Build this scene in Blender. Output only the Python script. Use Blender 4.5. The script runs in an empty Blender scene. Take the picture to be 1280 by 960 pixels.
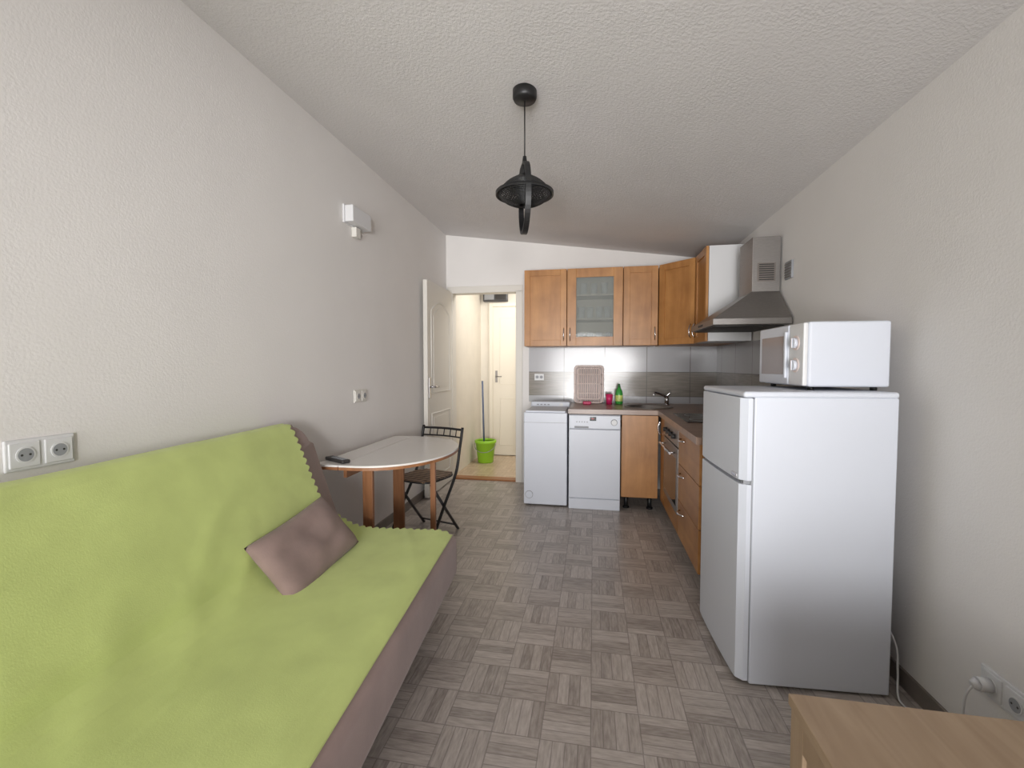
import bpy, bmesh, math, random
from mathutils import Vector, Matrix, noise
random.seed(4)
scene = bpy.context.scene
COL = scene.collection
scene.view_settings.view_transform = 'Standard'

# ---------------------------------------------------------------- materials
def lin(c):
    o = []
    for v in c[:3]:
        v = v / 255.0
        o.append(v / 12.92 if v <= 0.04045 else ((v + 0.055) / 1.055) ** 2.4)
    return (o[0], o[1], o[2], 1.0)

def new_mat(name):
    m = bpy.data.materials.new(name)
    m.use_nodes = True
    nt = m.node_tree
    b = nt.nodes['Principled BSDF']
    return m, nt, b

def pm(name, color, rough=0.5, metal=0.0, bump=None, var=None, coat=0.0, sheen=0.0,
       alpha=1.0, trans=0.0, stretch=None, emit=None):
    """procedural principled: bump=(scale,strength,dist)  var=(scale,amount)"""
    m, nt, b = new_mat(name)
    b.inputs['Base Color'].default_value = lin(color)
    b.inputs['Roughness'].default_value = rough
    b.inputs['Metallic'].default_value = metal
    b.inputs['Coat Weight'].default_value = coat
    b.inputs['Sheen Weight'].default_value = sheen
    b.inputs['Alpha'].default_value = alpha
    b.inputs['Transmission Weight'].default_value = trans
    tc = nt.nodes.new('ShaderNodeTexCoord')
    mp = nt.nodes.new('ShaderNodeMapping')
    nt.links.new(tc.outputs['Object'], mp.inputs['Vector'])
    if stretch:
        mp.inputs['Scale'].default_value = stretch
    if var is None:
        var = (6.0, 0.03)
    n = nt.nodes.new('ShaderNodeTexNoise')
    n.inputs['Scale'].default_value = var[0]
    n.inputs['Detail'].default_value = 5
    nt.links.new(mp.outputs['Vector'], n.inputs['Vector'])
    r = nt.nodes.new('ShaderNodeValToRGB')
    c = lin(color)
    r.color_ramp.elements[0].position = 0.3
    r.color_ramp.elements[1].position = 0.7
    r.color_ramp.elements[0].color = tuple(max(0, x * (1 - var[1])) for x in c[:3]) + (1,)
    r.color_ramp.elements[1].color = tuple(min(1, x * (1 + var[1])) for x in c[:3]) + (1,)
    nt.links.new(n.outputs['Fac'], r.inputs['Fac'])
    nt.links.new(r.outputs['Color'], b.inputs['Base Color'])
    if bump:
        n2 = nt.nodes.new('ShaderNodeTexNoise')
        n2.inputs['Scale'].default_value = bump[0]
        n2.inputs['Detail'].default_value = 4
        n2.inputs['Roughness'].default_value = 0.6
        nt.links.new(tc.outputs['Object'], n2.inputs['Vector'])
        bp = nt.nodes.new('ShaderNodeBump')
        bp.inputs['Strength'].default_value = bump[1]
        bp.inputs['Distance'].default_value = bump[2]
        nt.links.new(n2.outputs['Fac'], bp.inputs['Height'])
        nt.links.new(bp.outputs['Normal'], b.inputs['Normal'])
    return m

def wood(name, c1, c2, axis='z', rough=0.4, scale=14.0, blotch=0.0):
    m, nt, b = new_mat(name)
    tc = nt.nodes.new('ShaderNodeTexCoord')
    mp = nt.nodes.new('ShaderNodeMapping')
    s = [1.0, 1.0, 1.0]
    s['xyz'.index(axis)] = 0.14
    mp.inputs['Scale'].default_value = s
    nt.links.new(tc.outputs['Object'], mp.inputs['Vector'])
    n = nt.nodes.new('ShaderNodeTexNoise')
    n.inputs['Scale'].default_value = scale
    n.inputs['Detail'].default_value = 8
    n.inputs['Distortion'].default_value = 0.9
    nt.links.new(mp.outputs['Vector'], n.inputs['Vector'])
    r = nt.nodes.new('ShaderNodeValToRGB')
    r.color_ramp.elements[0].position = 0.25
    r.color_ramp.elements[1].position = 0.72
    r.color_ramp.elements[0].color = lin(c1)
    r.color_ramp.elements[1].color = lin(c2)
    nt.links.new(n.outputs['Fac'], r.inputs['Fac'])
    out = r.outputs['Color']
    if blotch > 0:
        n2 = nt.nodes.new('ShaderNodeTexNoise'); n2.inputs['Scale'].default_value = 6.5; n2.inputs['Detail'].default_value = 3
        geo = nt.nodes.new('ShaderNodeNewGeometry')
        nt.links.new(geo.outputs['Position'], n2.inputs['Vector'])
        r2 = nt.nodes.new('ShaderNodeValToRGB')
        r2.color_ramp.elements[0].position = .35; r2.color_ramp.elements[1].position = .65
        v = 1 - blotch
        r2.color_ramp.elements[0].color = (v, v * .96, v * .92, 1); r2.color_ramp.elements[1].color = (1, 1, 1, 1)
        nt.links.new(n2.outputs['Fac'], r2.inputs['Fac'])
        mx = nt.nodes.new('ShaderNodeMixRGB'); mx.blend_type = 'MULTIPLY'; mx.inputs[0].default_value = 1
        nt.links.new(out, mx.inputs[1]); nt.links.new(r2.outputs[0], mx.inputs[2])
        out = mx.outputs[0]
    nt.links.new(out, b.inputs['Base Color'])
    b.inputs['Roughness'].default_value = rough
    return m

class G:
    """tiny math-node helper"""
    def __init__(s, nt): s.nt = nt
    def m(s, op, a, b=None, c=None):
        n = s.nt.nodes.new('ShaderNodeMath'); n.operation = op
        for i, v in enumerate((a, b, c)):
            if v is None: continue
            if isinstance(v, (int, float)): n.inputs[i].default_value = v
            else: s.nt.links.new(v, n.inputs[i])
        return n.outputs[0]

def floor_mat(name, cols, block=0.167, strips=4, rough=0.3):
    m, nt, b = new_mat(name)
    g = G(nt)
    geo = nt.nodes.new('ShaderNodeNewGeometry')
    sp = nt.nodes.new('ShaderNodeSeparateXYZ')
    nt.links.new(geo.outputs['Position'], sp.inputs[0])
    x = g.m('ADD', g.m('DIVIDE', sp.outputs[0], block), 200.0)
    y = g.m('ADD', g.m('DIVIDE', sp.outputs[1], block), 200.35)
    ix, iy = g.m('FLOOR', x), g.m('FLOOR', y)
    fx, fy = g.m('FRACT', x), g.m('FRACT', y)
    par = g.m('MODULO', g.m('ADD', ix, iy), 2.0)
    inv = g.m('SUBTRACT', 1.0, par)
    a = g.m('ADD', g.m('MULTIPLY', fx, par), g.m('MULTIPLY', fy, inv))
    l = g.m('ADD', g.m('MULTIPLY', fy, par), g.m('MULTIPLY', fx, inv))
    sa = g.m('MULTIPLY', a, float(strips))
    k = g.m('FLOOR', sa); fa = g.m('FRACT', sa)
    cv = nt.nodes.new('ShaderNodeCombineXYZ')
    nt.links.new(ix, cv.inputs[0]); nt.links.new(iy, cv.inputs[1]); nt.links.new(k, cv.inputs[2])
    wn = nt.nodes.new('ShaderNodeTexWhiteNoise'); wn.noise_dimensions = '3D'
    nt.links.new(cv.outputs[0], wn.inputs['Vector'])
    gv = nt.nodes.new('ShaderNodeCombineXYZ')
    nt.links.new(g.m('MULTIPLY', sa, 2.2), gv.inputs[0])
    nt.links.new(g.m('MULTIPLY', l, 1.3), gv.inputs[1])
    nt.links.new(g.m('MULTIPLY', wn.outputs['Value'], 60.0), gv.inputs[2])
    nz = nt.nodes.new('ShaderNodeTexNoise'); nz.inputs['Scale'].default_value = 2.2
    nz.inputs['Detail'].default_value = 6; nz.inputs['Roughness'].default_value = 0.6
    nt.links.new(gv.outputs[0], nz.inputs['Vector'])
    val = g.m('ADD', g.m('MULTIPLY', wn.outputs['Value'], 0.26), g.m('MULTIPLY', nz.outputs['Fac'], 0.8))
    val = g.m('SUBTRACT', val, 0.03)
    r = nt.nodes.new('ShaderNodeValToRGB')
    els = r.color_ramp.elements
    els[0].position = 0.2; els[0].color = lin(cols[0])
    els[1].position = 0.8; els[1].color = lin(cols[2])
    e = els.new(0.5); e.color = lin(cols[1])
    nt.links.new(val, r.inputs['Fac'])
    j1 = g.m('MINIMUM', fa, g.m('SUBTRACT', 1.0, fa))
    j1 = g.m('LESS_THAN', j1, 0.04)
    j2 = g.m('MINIMUM', l, g.m('SUBTRACT', 1.0, l))
    j2 = g.m('LESS_THAN', j2, 0.014)
    j = g.m('MULTIPLY', g.m('MAXIMUM', j1, j2), 0.5)
    mx = nt.nodes.new('ShaderNodeMixRGB')
    nt.links.new(j, mx.inputs[0]); nt.links.new(r.outputs[0], mx.inputs[1])
    mx.inputs[2].default_value = lin(cols[3])
    nt.links.new(mx.outputs[0], b.inputs['Base Color'])
    b.inputs['Roughness'].default_value = rough
    bp = nt.nodes.new('ShaderNodeBump'); bp.inputs['Strength'].default_value = 0.2
    bp.inputs['Distance'].default_value = 0.002
    nt.links.new(nz.outputs['Fac'], bp.inputs['Height'])
    nt.links.new(bp.outputs[0], b.inputs['Normal'])
    return m

def splash_mat():
    m, nt, b = new_mat('splash_tiles')
    g = G(nt)
    geo = nt.nodes.new('ShaderNodeNewGeometry')
    sp = nt.nodes.new('ShaderNodeSeparateXYZ')
    nt.links.new(geo.outputs['Position'], sp.inputs[0])
    s = g.m('SUBTRACT', sp.outputs[0], sp.outputs[1])
    s = g.m('DIVIDE', g.m('ADD', s, 4.69 - 0.114 + 41.5), 0.415)
    fs = g.m('FRACT', s)
    js = g.m('LESS_THAN', g.m('MINIMUM', fs, g.m('SUBTRACT', 1.0, fs)), 0.008)
    z = sp.outputs[2]
    j1 = g.m('LESS_THAN', g.m('ABSOLUTE', g.m('SUBTRACT', z, 1.184)), 0.003)
    j2 = g.m('LESS_THAN', g.m('ABSOLUTE', g.m('SUBTRACT', z, 0.94)), 0.003)
    j = g.m('MAXIMUM', js, g.m('MAXIMUM', j1, j2))
    band = g.m('MULTIPLY', g.m('LESS_THAN', z, 1.184), g.m('GREATER_THAN', z, 0.94))
    mp = nt.nodes.new('ShaderNodeMapping'); mp.inputs['Scale'].default_value = (3, 3, 40)
    nt.links.new(geo.outputs['Position'], mp.inputs[0])
    nz = nt.nodes.new('ShaderNodeTexNoise'); nz.inputs['Scale'].default_value = 2.0
    nz.inputs['Detail'].default_value = 6
    nt.links.new(mp.outputs[0], nz.inputs['Vector'])
    r = nt.nodes.new('ShaderNodeValToRGB')
    r.color_ramp.elements[0].color = lin((126, 120, 113)); r.color_ramp.elements[0].position = .3
    r.color_ramp.elements[1].color = lin((150, 144, 136)); r.color_ramp.elements[1].position = .7
    nt.links.new(nz.outputs[0], r.inputs[0])
    mx = nt.nodes.new('ShaderNodeMixRGB'); nt.links.new(band, mx.inputs[0])
    mx.inputs[1].default_value = lin((178, 178, 181)); nt.links.new(r.outputs[0], mx.inputs[2])
    m2 = nt.nodes.new('ShaderNodeMixRGB'); nt.links.new(j, m2.inputs[0])
    nt.links.new(mx.outputs[0], m2.inputs[1]); m2.inputs[2].default_value = lin((108, 104, 100))
    nt.links.new(m2.outputs[0], b.inputs['Base Color'])
    b.inputs['Roughness'].default_value = 0.14
    return m

M_wall = pm('plaster_wall', (226, 223, 220), 0.92, bump=(120, 0.32, 0.003), var=(3, 0.015))
M_ceil = pm('plaster_ceiling', (216, 213, 212), 0.95, bump=(85, 0.6, 0.005), var=(3, 0.02))
M_hall = pm('hall_paint', (224, 217, 204), 0.8, bump=(60, 0.1, 0.003))
M_floor = floor_mat('parquet_tile', [(132, 123, 117), (174, 165, 158), (204, 196, 190), (98, 90, 85)])
M_floor2 = floor_mat('hall_tile', [(170, 146, 118), (196, 174, 148), (212, 194, 170), (130, 106, 82)], rough=0.3)
M_base = pm('skirting_tile', (120, 112, 106), 0.4, var=(12, 0.15))
M_white = pm('white_enamel', (208, 212, 221), 0.38, var=(2, 0.01))
M_whiteplastic = pm('white_plastic', (216, 216, 217), 0.4, var=(3, 0.01))
M_ivory = pm('ivory_plastic', (214, 211, 204), 0.4, var=(3, 0.01))
M_door = pm('door_paint', (216, 212, 204), 0.45, var=(2, 0.01))
M_hdoor = pm('hall_door_paint', (228, 220, 204), 0.5, var=(2, 0.02))
M_kwood = wood('alder_front', (156, 104, 54), (190, 137, 80), 'z', 0.38, 9, .18)
M_kwoodh = wood('alder_front_horizontal', (156, 104, 54), (190, 137, 80), 'x', 0.38, 9, .18)
M_lwood = wood('light_oak', (152, 128, 103), (173, 150, 124), 'x', 0.6, 22)
M_lwoodz = wood('light_oak_vertical', (152, 128, 103), (173, 150, 124), 'z', 0.6, 22)
M_twood = wood('table_wood', (124, 82, 52), (158, 110, 74), 'z', 0.45, 18)
M_seatwood = wood('chair_seat_wood', (122, 94, 70), (152, 122, 96), 'y', 0.5, 20)
M_ttop = pm('table_laminate', (224, 221, 217), 0.22, var=(2, 0.02))
M_wtop = wood('worktop_laminate', (118, 94, 80), (154, 128, 110), 'x', 0.3, 14)
M_thr = wood('threshold_wood', (140, 90, 54), (172, 118, 74), 'x', 0.4, 20)
M_black = pm('black_metal', (22, 22, 23), 0.45, var=(8, 0.1))
M_blackgloss = pm('black_glass', (16, 16, 18), 0.06, var=(3, 0.1))
M_dark = pm('dark_plastic', (48, 46, 45), 0.5, var=(5, 0.1))
M_greymetal = pm('grey_tube', (84, 84, 86), 0.35, 0.6, var=(8, 0.1))
M_steel = pm('brushed_steel', (146, 142, 139), 0.42, 0.85, var=(40, 0.08), stretch=(1, 1, 12))
M_chrome = pm('chrome', (205, 205, 208), 0.12, 1.0, var=(4, 0.02))
M_seal = pm('grey_seal', (150, 152, 156), 0.6)
M_suede = pm('taupe_suede', (152, 131, 126), 0.95, bump=(140, 0.2, 0.003), var=(5, 0.12), sheen=0.2)
M_suede2 = pm('taupe_velour_cushion', (134, 114, 108), 1.0, bump=(160, 0.2, 0.003), var=(9, 0.14), sheen=0.1)
M_green = pm('lime_fleece', (194, 208, 128), 0.95, bump=(240, 0.25, 0.0018), var=(7, 0.06), sheen=0.15)
M_lime = pm('lime_plastic', (150, 205, 50), 0.35, var=(3, 0.03))
M_pink = pm('pink_plastic', (205, 40, 100), 0.35, var=(3, 0.03))
M_rack = pm('pale_pink_plastic', (222, 206, 200), 0.35, var=(3, 0.03))
M_racks = pm('translucent_pink_plastic', (214, 198, 194), 0.3, var=(3, 0.03), alpha=0.55)
M_soap = pm('green_soap', (64, 158, 70), 0.2, var=(3, 0.05))
M_soapcap = pm('soap_cap', (50, 110, 56), 0.4)
M_label = pm('soap_label', (200, 214, 120), 0.4, var=(30, 0.3))
M_red = pm('red_light', (190, 30, 30), 0.4)
M_blue = pm('blue_grey_pole', (84, 96, 122), 0.4)
M_cloth = pm('mop_cloth', (90, 110, 150), 0.9)
M_glass = pm('cabinet_glass', (176, 182, 178), 0.04, alpha=0.28, var=(4, 0.03))
M_mwin = pm('microwave_window', (160, 152, 152), 0.12, var=(3, 0.05))
M_tumbler = pm('clear_glassware', (215, 222, 222), 0.05, alpha=0.3)
M_cabin = pm('cabinet_inside', (156, 148, 134), 0.6)

# ---------------------------------------------------------------- mesh builder
class MB:
    def __init__(s):
        s.bm = bmesh.new(); s.mats = []
    def mi(s, mat):
        if mat not in s.mats: s.mats.append(mat)
        return s.mats.index(mat)
    def box(s, lo, hi, mat, bev=0.0, seg=2, R=None):
        lo = Vector(lo); hi = Vector(hi)
        c = (lo + hi) / 2; d = hi - lo
        T = Matrix.Translation(c) @ Matrix.Diagonal((abs(d.x), abs(d.y), abs(d.z), 1))
        if R: T = R.to_4x4() @ T
        r = bmesh.ops.create_cube(s.bm, size=1.0, matrix=T)
        vs = r['verts']; k = s.mi(mat)
        es = set(); fs = set()
        for v in vs:
            es.update(v.link_edges); fs.update(v.link_faces)
        for f in fs: f.material_index = k
        if bev > 0:
            bev = min(bev, min(abs(x) for x in d) * 0.49)
            bmesh.ops.bevel(s.bm, geom=list(es), offset=bev, segments=seg, profile=0.5, affect='EDGES', clamp_overlap=True)
        return s
    def face(s, vs, k, smooth=False):
        try:
            f = s.bm.faces.new(vs); f.material_index = k; f.smooth = smooth
            return f
        except ValueError:
            return None
    def ring(s, c, u, v, r, seg):
        return [s.bm.verts.new(c + u * (r * math.cos(2 * math.pi * i / seg)) + v * (r * math.sin(2 * math.pi * i / seg))) for i in range(seg)]
    def cyl(s, p0, p1, r0, mat, r1=None, seg=24, caps=True):
        p0 = Vector(p0); p1 = Vector(p1); r1 = r0 if r1 is None else r1
        d = (p1 - p0).normalized()
        a = Vector((0, 0, 1)) if abs(d.z) < 0.9 else Vector((1, 0, 0))
        u = d.cross(a).normalized(); v = d.cross(u).normalized()
        k = s.mi(mat)
        A = s.ring(p0, u, v, r0, seg); B = s.ring(p1, u, v, r1, seg)
        for i in range(seg):
            j = (i + 1) % seg
            s.face([A[i], A[j], B[j], B[i]], k, True)
        if caps:
            s.face(A[::-1], k); s.face(B, k)
        return s
    def sweep(s, pts, r, mat, seg=10, closed=False):
        pts = [Vector(p) for p in pts]; n = len(pts); k = s.mi(mat)
        rings = []; u = None
        for i, p in enumerate(pts):
            if closed: t = (pts[(i + 1) % n] - pts[i - 1]).normalized()
            else: t = (pts[min(i + 1, n - 1)] - pts[max(i - 1, 0)]).normalized()
            if u is None:
                a = Vector((0, 0, 1)) if abs(t.z) < 0.9 else Vector((1, 0, 0))
                u = t.cross(a).normalized()
            u = (u - t * u.dot(t)).normalized(); v = t.cross(u)
            rr = r[i] if isinstance(r, (list, tuple)) else r
            rings.append(s.ring(p, u, v, rr, seg))
        m = n if closed else n - 1
        for i in range(m):
            A = rings[i]; B = rings[(i + 1) % n]
            for q in range(seg):
                w = (q + 1) % seg
                s.face([A[q], A[w], B[w], B[q]], k, True)
        if not closed:
            s.face(rings[0][::-1], k); s.face(rings[-1], k)
        return s
    def lathe(s, prof, c, mat, seg=32, smooth=True):
        c = Vector(c); k = s.mi(mat); rings = []
        for (r, z) in prof:
            if r < 1e-5: rings.append([s.bm.verts.new(c + Vector((0, 0, z)))])
            else: rings.append([s.bm.verts.new(c + Vector((r * math.cos(2 * math.pi * i / seg), r * math.sin(2 * math.pi * i / seg), z))) for i in range(seg)])
        for a in range(len(rings) - 1):
            A, B = rings[a], rings[a + 1]
            for i in range(seg):
                j = (i + 1) % seg
                if len(A) == 1 and len(B) == 1: continue
                if len(A) == 1: s.face([A[0], B[i], B[j]], k, smooth)
                elif len(B) == 1: s.face([A[i], A[j], B[0]], k, smooth)
                else: s.face([A[i], A[j], B[j], B[i]], k, smooth)
        return s
    def prism(s, pts, ext, mat, bev=0.0, seg=2, sidemat=None):
        ext = Vector(ext); k = s.mi(mat); ks = s.mi(sidemat) if sidemat else k
        A = [s.bm.verts.new(Vector(p)) for p in pts]
        B = [s.bm.verts.new(Vector(p) + ext) for p in pts]
        n = len(A); fs = [s.face(A[::-1], k), s.face(B, k)]
        for i in range(n):
            j = (i + 1) % n
            fs.append(s.face([A[i], A[j], B[j], B[i]], ks))
        if bev > 0:
            es = set(fs[0].edges) | set(fs[1].edges)
            bmesh.ops.bevel(s.bm, geom=list(es), offset=bev, segments=seg, profile=0.5, affect='EDGES')
        return s
    def obj(s, name, parent=None, label=None):
        bm = s.bm
        bmesh.ops.recalc_face_normals(bm, faces=bm.faces[:])
        lo = Vector((1e9,) * 3); hi = -lo
        for v in bm.verts:
            for i in range(3):
                lo[i] = min(lo[i], v.co[i]); hi[i] = max(hi[i], v.co[i])
        c = (lo + hi) / 2
        if parent is None: c.z = lo.z
        for v in bm.verts: v.co -= c
        me = bpy.data.meshes.new(name); bm.to_mesh(me); bm.free()
        for m in s.mats: me.materials.append(m)
        o = bpy.data.objects.new(name, me); COL.objects.link(o)
        if parent:
            o.parent = parent
            if parent.type == 'MESH': c = c - OFF[parent.name]
        o.location = c
        OFF[o.name] = c.copy()
        if label: o['label'] = label
        return o
OFF = {}

def root(name, loc, label, cat, rot=0.0, group=None):
    e = bpy.data.objects.new(name, None); COL.objects.link(e)
    e.empty_display_size = 0.1
    e.location = loc; e.rotation_euler = (0, 0, math.radians(rot))
    e['label'] = label; e['category'] = cat
    if group: e['group'] = group
    return e

def tag(o, label, cat, group=None):
    o['label'] = label; o['category'] = cat
    if group: o['group'] = group
    return o

def struct(o, label, cat):
    o['kind'] = 'structure'; o['label'] = label; o['category'] = cat
    return o

def smooth(pts, n=6):
    P = [Vector(p) for p in pts]; out = []
    for i in range(len(P) - 1):
        a = P[max(i - 1, 0)]; b = P[i]; c = P[i + 1]; dd = P[min(i + 2, len(P) - 1)]
        for k in range(n):
            t = k / n
            out.append(0.5 * ((2 * b) + (-a + c) * t + (2 * a - 5 * b + 4 * c - dd) * t * t + (-a + 3 * b - 3 * c + dd) * t ** 3))
    out.append(P[-1]); return out

# ---------------------------------------------------------------- room shell
XL, XR, YB, YN = -1.58, 1.20, 4.70, -3.2
HL, HR = 2.66, 2.28
o = MB().box((XL - .12, YN - .12, -.1), (XR + .12, YB + .0, 0), M_floor).obj('floor')
struct(o, 'grey-brown parquet-look ceramic tile floor in basket-weave pattern', 'floor')
o = MB().box((XL - .12, YB, -.1), (.2, 6.22, 0), M_floor2).obj('floor_hall')
struct(o, 'warm light tiled floor of the hallway', 'floor')
o = MB().box((XL - .12, YN - .12, 0), (XL, YB + .12, HL), M_wall).obj('wall_left')
struct(o, 'white rough-plastered long wall', 'wall')
o = MB().box((XR, YN - .12, 0), (XR + .12, YB + .12, HR), M_wall).obj('wall_right')
struct(o, 'white rough-plastered lower wall beside kitchen', 'wall')
DX0, DX1, DZ = -1.52, -.80, 2.04
def hz(x): return HL + (HR - HL) * (x - XL) / (XR - XL)
o = MB().prism([(XL, YB, 0), (DX0, YB, 0), (DX0, YB, DZ), (DX1, YB, DZ), (DX1, YB, 0), (XR, YB, 0), (XR, YB, HR), (XL, YB, HL)],
               (0, .12, 0), M_wall).obj('wall_back')
struct(o, 'white plastered end wall with doorway', 'wall')
o = MB().prism([(XL, YN, 0), (-1.35, YN, 0), (-1.35, YN, 2.15), (1.0, YN, 2.15), (1.0, YN, 0), (XR, YN, 0), (XR, YN, HR), (XL, YN, HL)],
               (0, -.12, 0), M_wall).obj('wall_front')
struct(o, 'white plastered wall with glazed balcony opening', 'wall')
o = MB().prism([(XL - .12, YN - .12, hz(XL - .12)), (XR + .12, YN - .12, hz(XR + .12)), (XR + .12, YN - .12, hz(XR + .12) + .1), (XL - .12, YN - .12, hz(XL - .12) + .1)],
               (0, YB - YN + .24, 0), M_ceil).obj('ceiling')
struct(o, 'sloping rough-plastered white ceiling', 'ceiling')
mb = MB()
for x in (-1.35, -.2, .95):
    mb.box((x, YN - .09, 0), (x + .05, YN - .03, 2.15), M_whiteplastic)
mb.box((-1.3, YN - .09, 0), (.95, YN - .03, .06), M_whiteplastic).box((-1.3, YN - .09, 2.09), (.95, YN - .03, 2.15), M_whiteplastic)
struct(mb.obj('window_1'), 'white framed balcony door opening', 'window')
# hallway
o = MB().box((-1.67, 4.82, 0), (-1.55, 6.22, 2.5), M_hall).obj('wall_hall_left'); struct(o, 'cream painted hallway side wall', 'wall')
o = MB().box((-.1, 4.82, 0), (.02, 6.22, 2.5), M_hall).obj('wall_hall_right'); struct(o, 'cream painted hallway side wall', 'wall')
o = MB().box((-1.55, 6.10, 0), (-.1, 6.22, 2.5), M_hall).obj('wall_hall_back'); struct(o, 'cream painted hallway end wall', 'wall')
o = MB().box((-1.67, 4.82, 2.5), (.02, 6.22, 2.6), M_hall).obj('ceiling_hall'); struct(o, 'white hallway ceiling', 'ceiling')
# trims
o = MB().box((DX0, YB + .002, 0), (DX1, YB + .118, .018), M_thr, .004).obj('trim_1'); struct(o, 'brown wooden door threshold', 'trim')
mb = MB()
mb.box((DX0 - .045, YB - .015, 0), (DX0 + .012, YB + .12, DZ + .0), M_door, .004)
mb.box((DX1 - .012, YB - .015, 0), (DX1 + .06, YB + .12, DZ + .0), M_door, .004)
mb.box((DX0 - .045, YB - .015, DZ - .012), (DX1 + .06, YB + .12, DZ + .06), M_door, .004)
struct(mb.obj('trim_2'), 'white painted door frame', 'trim')
o = MB().box((XR - .012, YN, 0), (XR, 2.49, .07), M_base, .002).obj('baseboard_right'); struct(o, 'grey-brown tile skirting', 'baseboard')
o = MB().box((XL, YN, 0), (XL + .012, YB - .02, .07), M_base, .002).obj('baseboard_left'); struct(o, 'grey-brown tile skirting', 'baseboard')

# open door leaf
d = root('door_1', (-1.512, 4.68, 0.01), 'open white panelled interior door with lever handle', 'door', rot=0.3)
d['kind'] = 'structure'
W = .745
mb = MB().box((-.04, -W, 0), (0, 0, 2.03), M_door, .003)
for (z0, z1, arch) in ((.15, .78, False), (.98, 1.86, True)):
    y0, y1 = -W + .10, -.10
    if arch:
        pts = [(0, y0, z0), (0, y1, z0), (0, y1, z1 - .1)]
        for i in range(1, 12):
            a = i / 12
            pts.append((0, y1 + (y0 - y1) * a, z1 - .1 + .1 * math.sin(math.pi * a)))
        pts.append((0, y0, z1 - .1))
    else:
        pts = [(0, y0, z0), (0, y1, z0), (0, y1, z1), (0, y0, z1)]
    mb.sweep([Vector(p) + Vector((.001, 0, 0)) for p in pts], .008, M_door, 8, closed=True)
    cy = (y0 + y1) / 2; cz = (z0 + z1) / 2
    mb.prism([Vector((0, cy + (p[1] - cy) * .8, cz + (p[2] - cz) * .88)) for p in pts], (.006, 0, 0), M_door)
mb.obj('door_leaf', d)
mb = MB().box((0, -W + .03, .93), (.008, -W + .07, 1.13), M_chrome, .003)
mb.cyl((.005, -W + .05, 1.04), (.05, -W + .05, 1.04), .009, M_chrome)
mb.sweep([(.05, -W + .04, 1.04), (.052, -W + .09, 1.042), (.05, -W + .17, 1.038)], [.009, .009, .007], M_chrome)
mb.obj('door_handle', d)

# hallway door
d = root('door_2', (-1.37, 6.098, 0.0), 'closed cream painted hallway door', 'door'); d['kind'] = 'structure'
mb = MB().box((-.05, -.05, 0), (0, 0, 2.11), M_hdoor, .003).box((.75, -.05, 0), (.81, 0, 2.11), M_hdoor, .003).box((0, -.05, 2.06), (.75, 0, 2.11), M_hdoor, .003)
mb.obj('door_frame', d)
mb = MB().box((0, -.035, .01), (.75, -.003, 2.06), M_hdoor, .003)
for z0, z1 in ((.15, .8), (1.0, 1.9)):
    mb.sweep([(.1, -.032, z0), (.65, -.032, z0), (.65, -.032, z1), (.1, -.032, z1)], .007, M_hdoor, 8, closed=True)
mb.obj('door_leaf', d)
mb = MB().box((.035, -.042, 1.02), (.065, -.035, 1.18), M_steel, .002)
mb.cyl((.05, -.04, 1.1), (.05, -.08, 1.1), .007, M_steel).sweep([(.045, -.08, 1.1), (.13, -.08, 1.1)], .007, M_steel)
mb.obj('door_handle', d)
mb = MB().box((-1.50, 6.02, 2.13), (-1.16, 6.098, 2.27), M_greymetal, .006)
mb.box((-1.48, 6.014, 2.15), (-1.34, 6.02, 2.25), M_seal, .002).box((-1.32, 6.014, 2.15), (-1.18, 6.02, 2.25), M_dark, .002)
tag(mb.obj('fuse_box'), 'dark grey fuse box high on the hallway wall', 'fuse box')

# ---------------------------------------------------------------- wall outlets
def socket_face(mb, side, y, z, x, mat=M_whiteplastic):
    s = side
    mb.box((min(x, x + s * .006), y - .035, z - .035), (max(x, x + s * .006), y + .035, z + .035), mat, .002)
    n = 24
    mb.cyl((x + s * .006, y, z), (x + s * .0085, y, z), .0225, mat, seg=n)
    mb.cyl((x + s * .0085, y, z), (x + s * .0089, y, z), .0185, M_seal, seg=n)
    for dy in (-.0095, .0095):
        mb.cyl((x + s * .0089, y + dy, z), (x + s * .0093, y + dy, z), .0032, M_dark, seg=10)

def outlet(name, x, side, ys, z, label, frame=.043, mat=M_whiteplastic):
    e = root(name, (x, sum(ys) / len(ys), z), label, 'outlet')
    mb = MB()
    y0, y1 = min(ys) - frame, max(ys) + frame
    mb.box((min(x, x + side * .009), y0, z - .044), (max(x, x + side * .009), y1, z + .044), mat, .003)
    ob = mb.obj('frame', e); ob.location -= e.location
    for y in ys:
        mb = MB(); socket_face(mb, side, y, z, x + side * .007, mat)
        ob = mb.obj('socket', e); ob.location -= e.location
    return e
outlet('wall_outlet', XL, 1, (.984, 1.066), 1.0, 'white double wall socket in a shared frame above the sofa')
outlet('wall_outlet', XL, 1, (2.80, 2.882), 1.043, 'small ivory double wall socket above the folding table', mat=M_ivory)
outlet('wall_outlet', XR, -1, (1.47, 1.552), .285, 'white double wall socket low by the refrigerator, one plug inserted')
# plug and cable
e = root('power_plug', (XR - .018, 1.552, .285), 'round white power plug with cable to the refrigerator', 'plug')
MB().cyl((0.002, 0, 0), (-.03, 0, 0), .020, M_whiteplastic).cyl((-.03, 0, 0), (-.045, 0, -.004), .018, M_whiteplastic, r1=.010).obj('plug_head', e)
pts = [(-.04, 0, -.005), (-.052, .01, -.05), (-.045, .03, -.15), (-.04, .07, -.255), (-.045, .16, -.278), (-.055, .26, -.279), (-.05, .31, -.27),
       (-.03, .35, -.2), (-.035, .36, -.1), (-.06, .42, -.02), (-.085, .58, .02)]
MB().sweep(smooth(pts), .0036, M_whiteplastic, 8).obj('cable', e)
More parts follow.
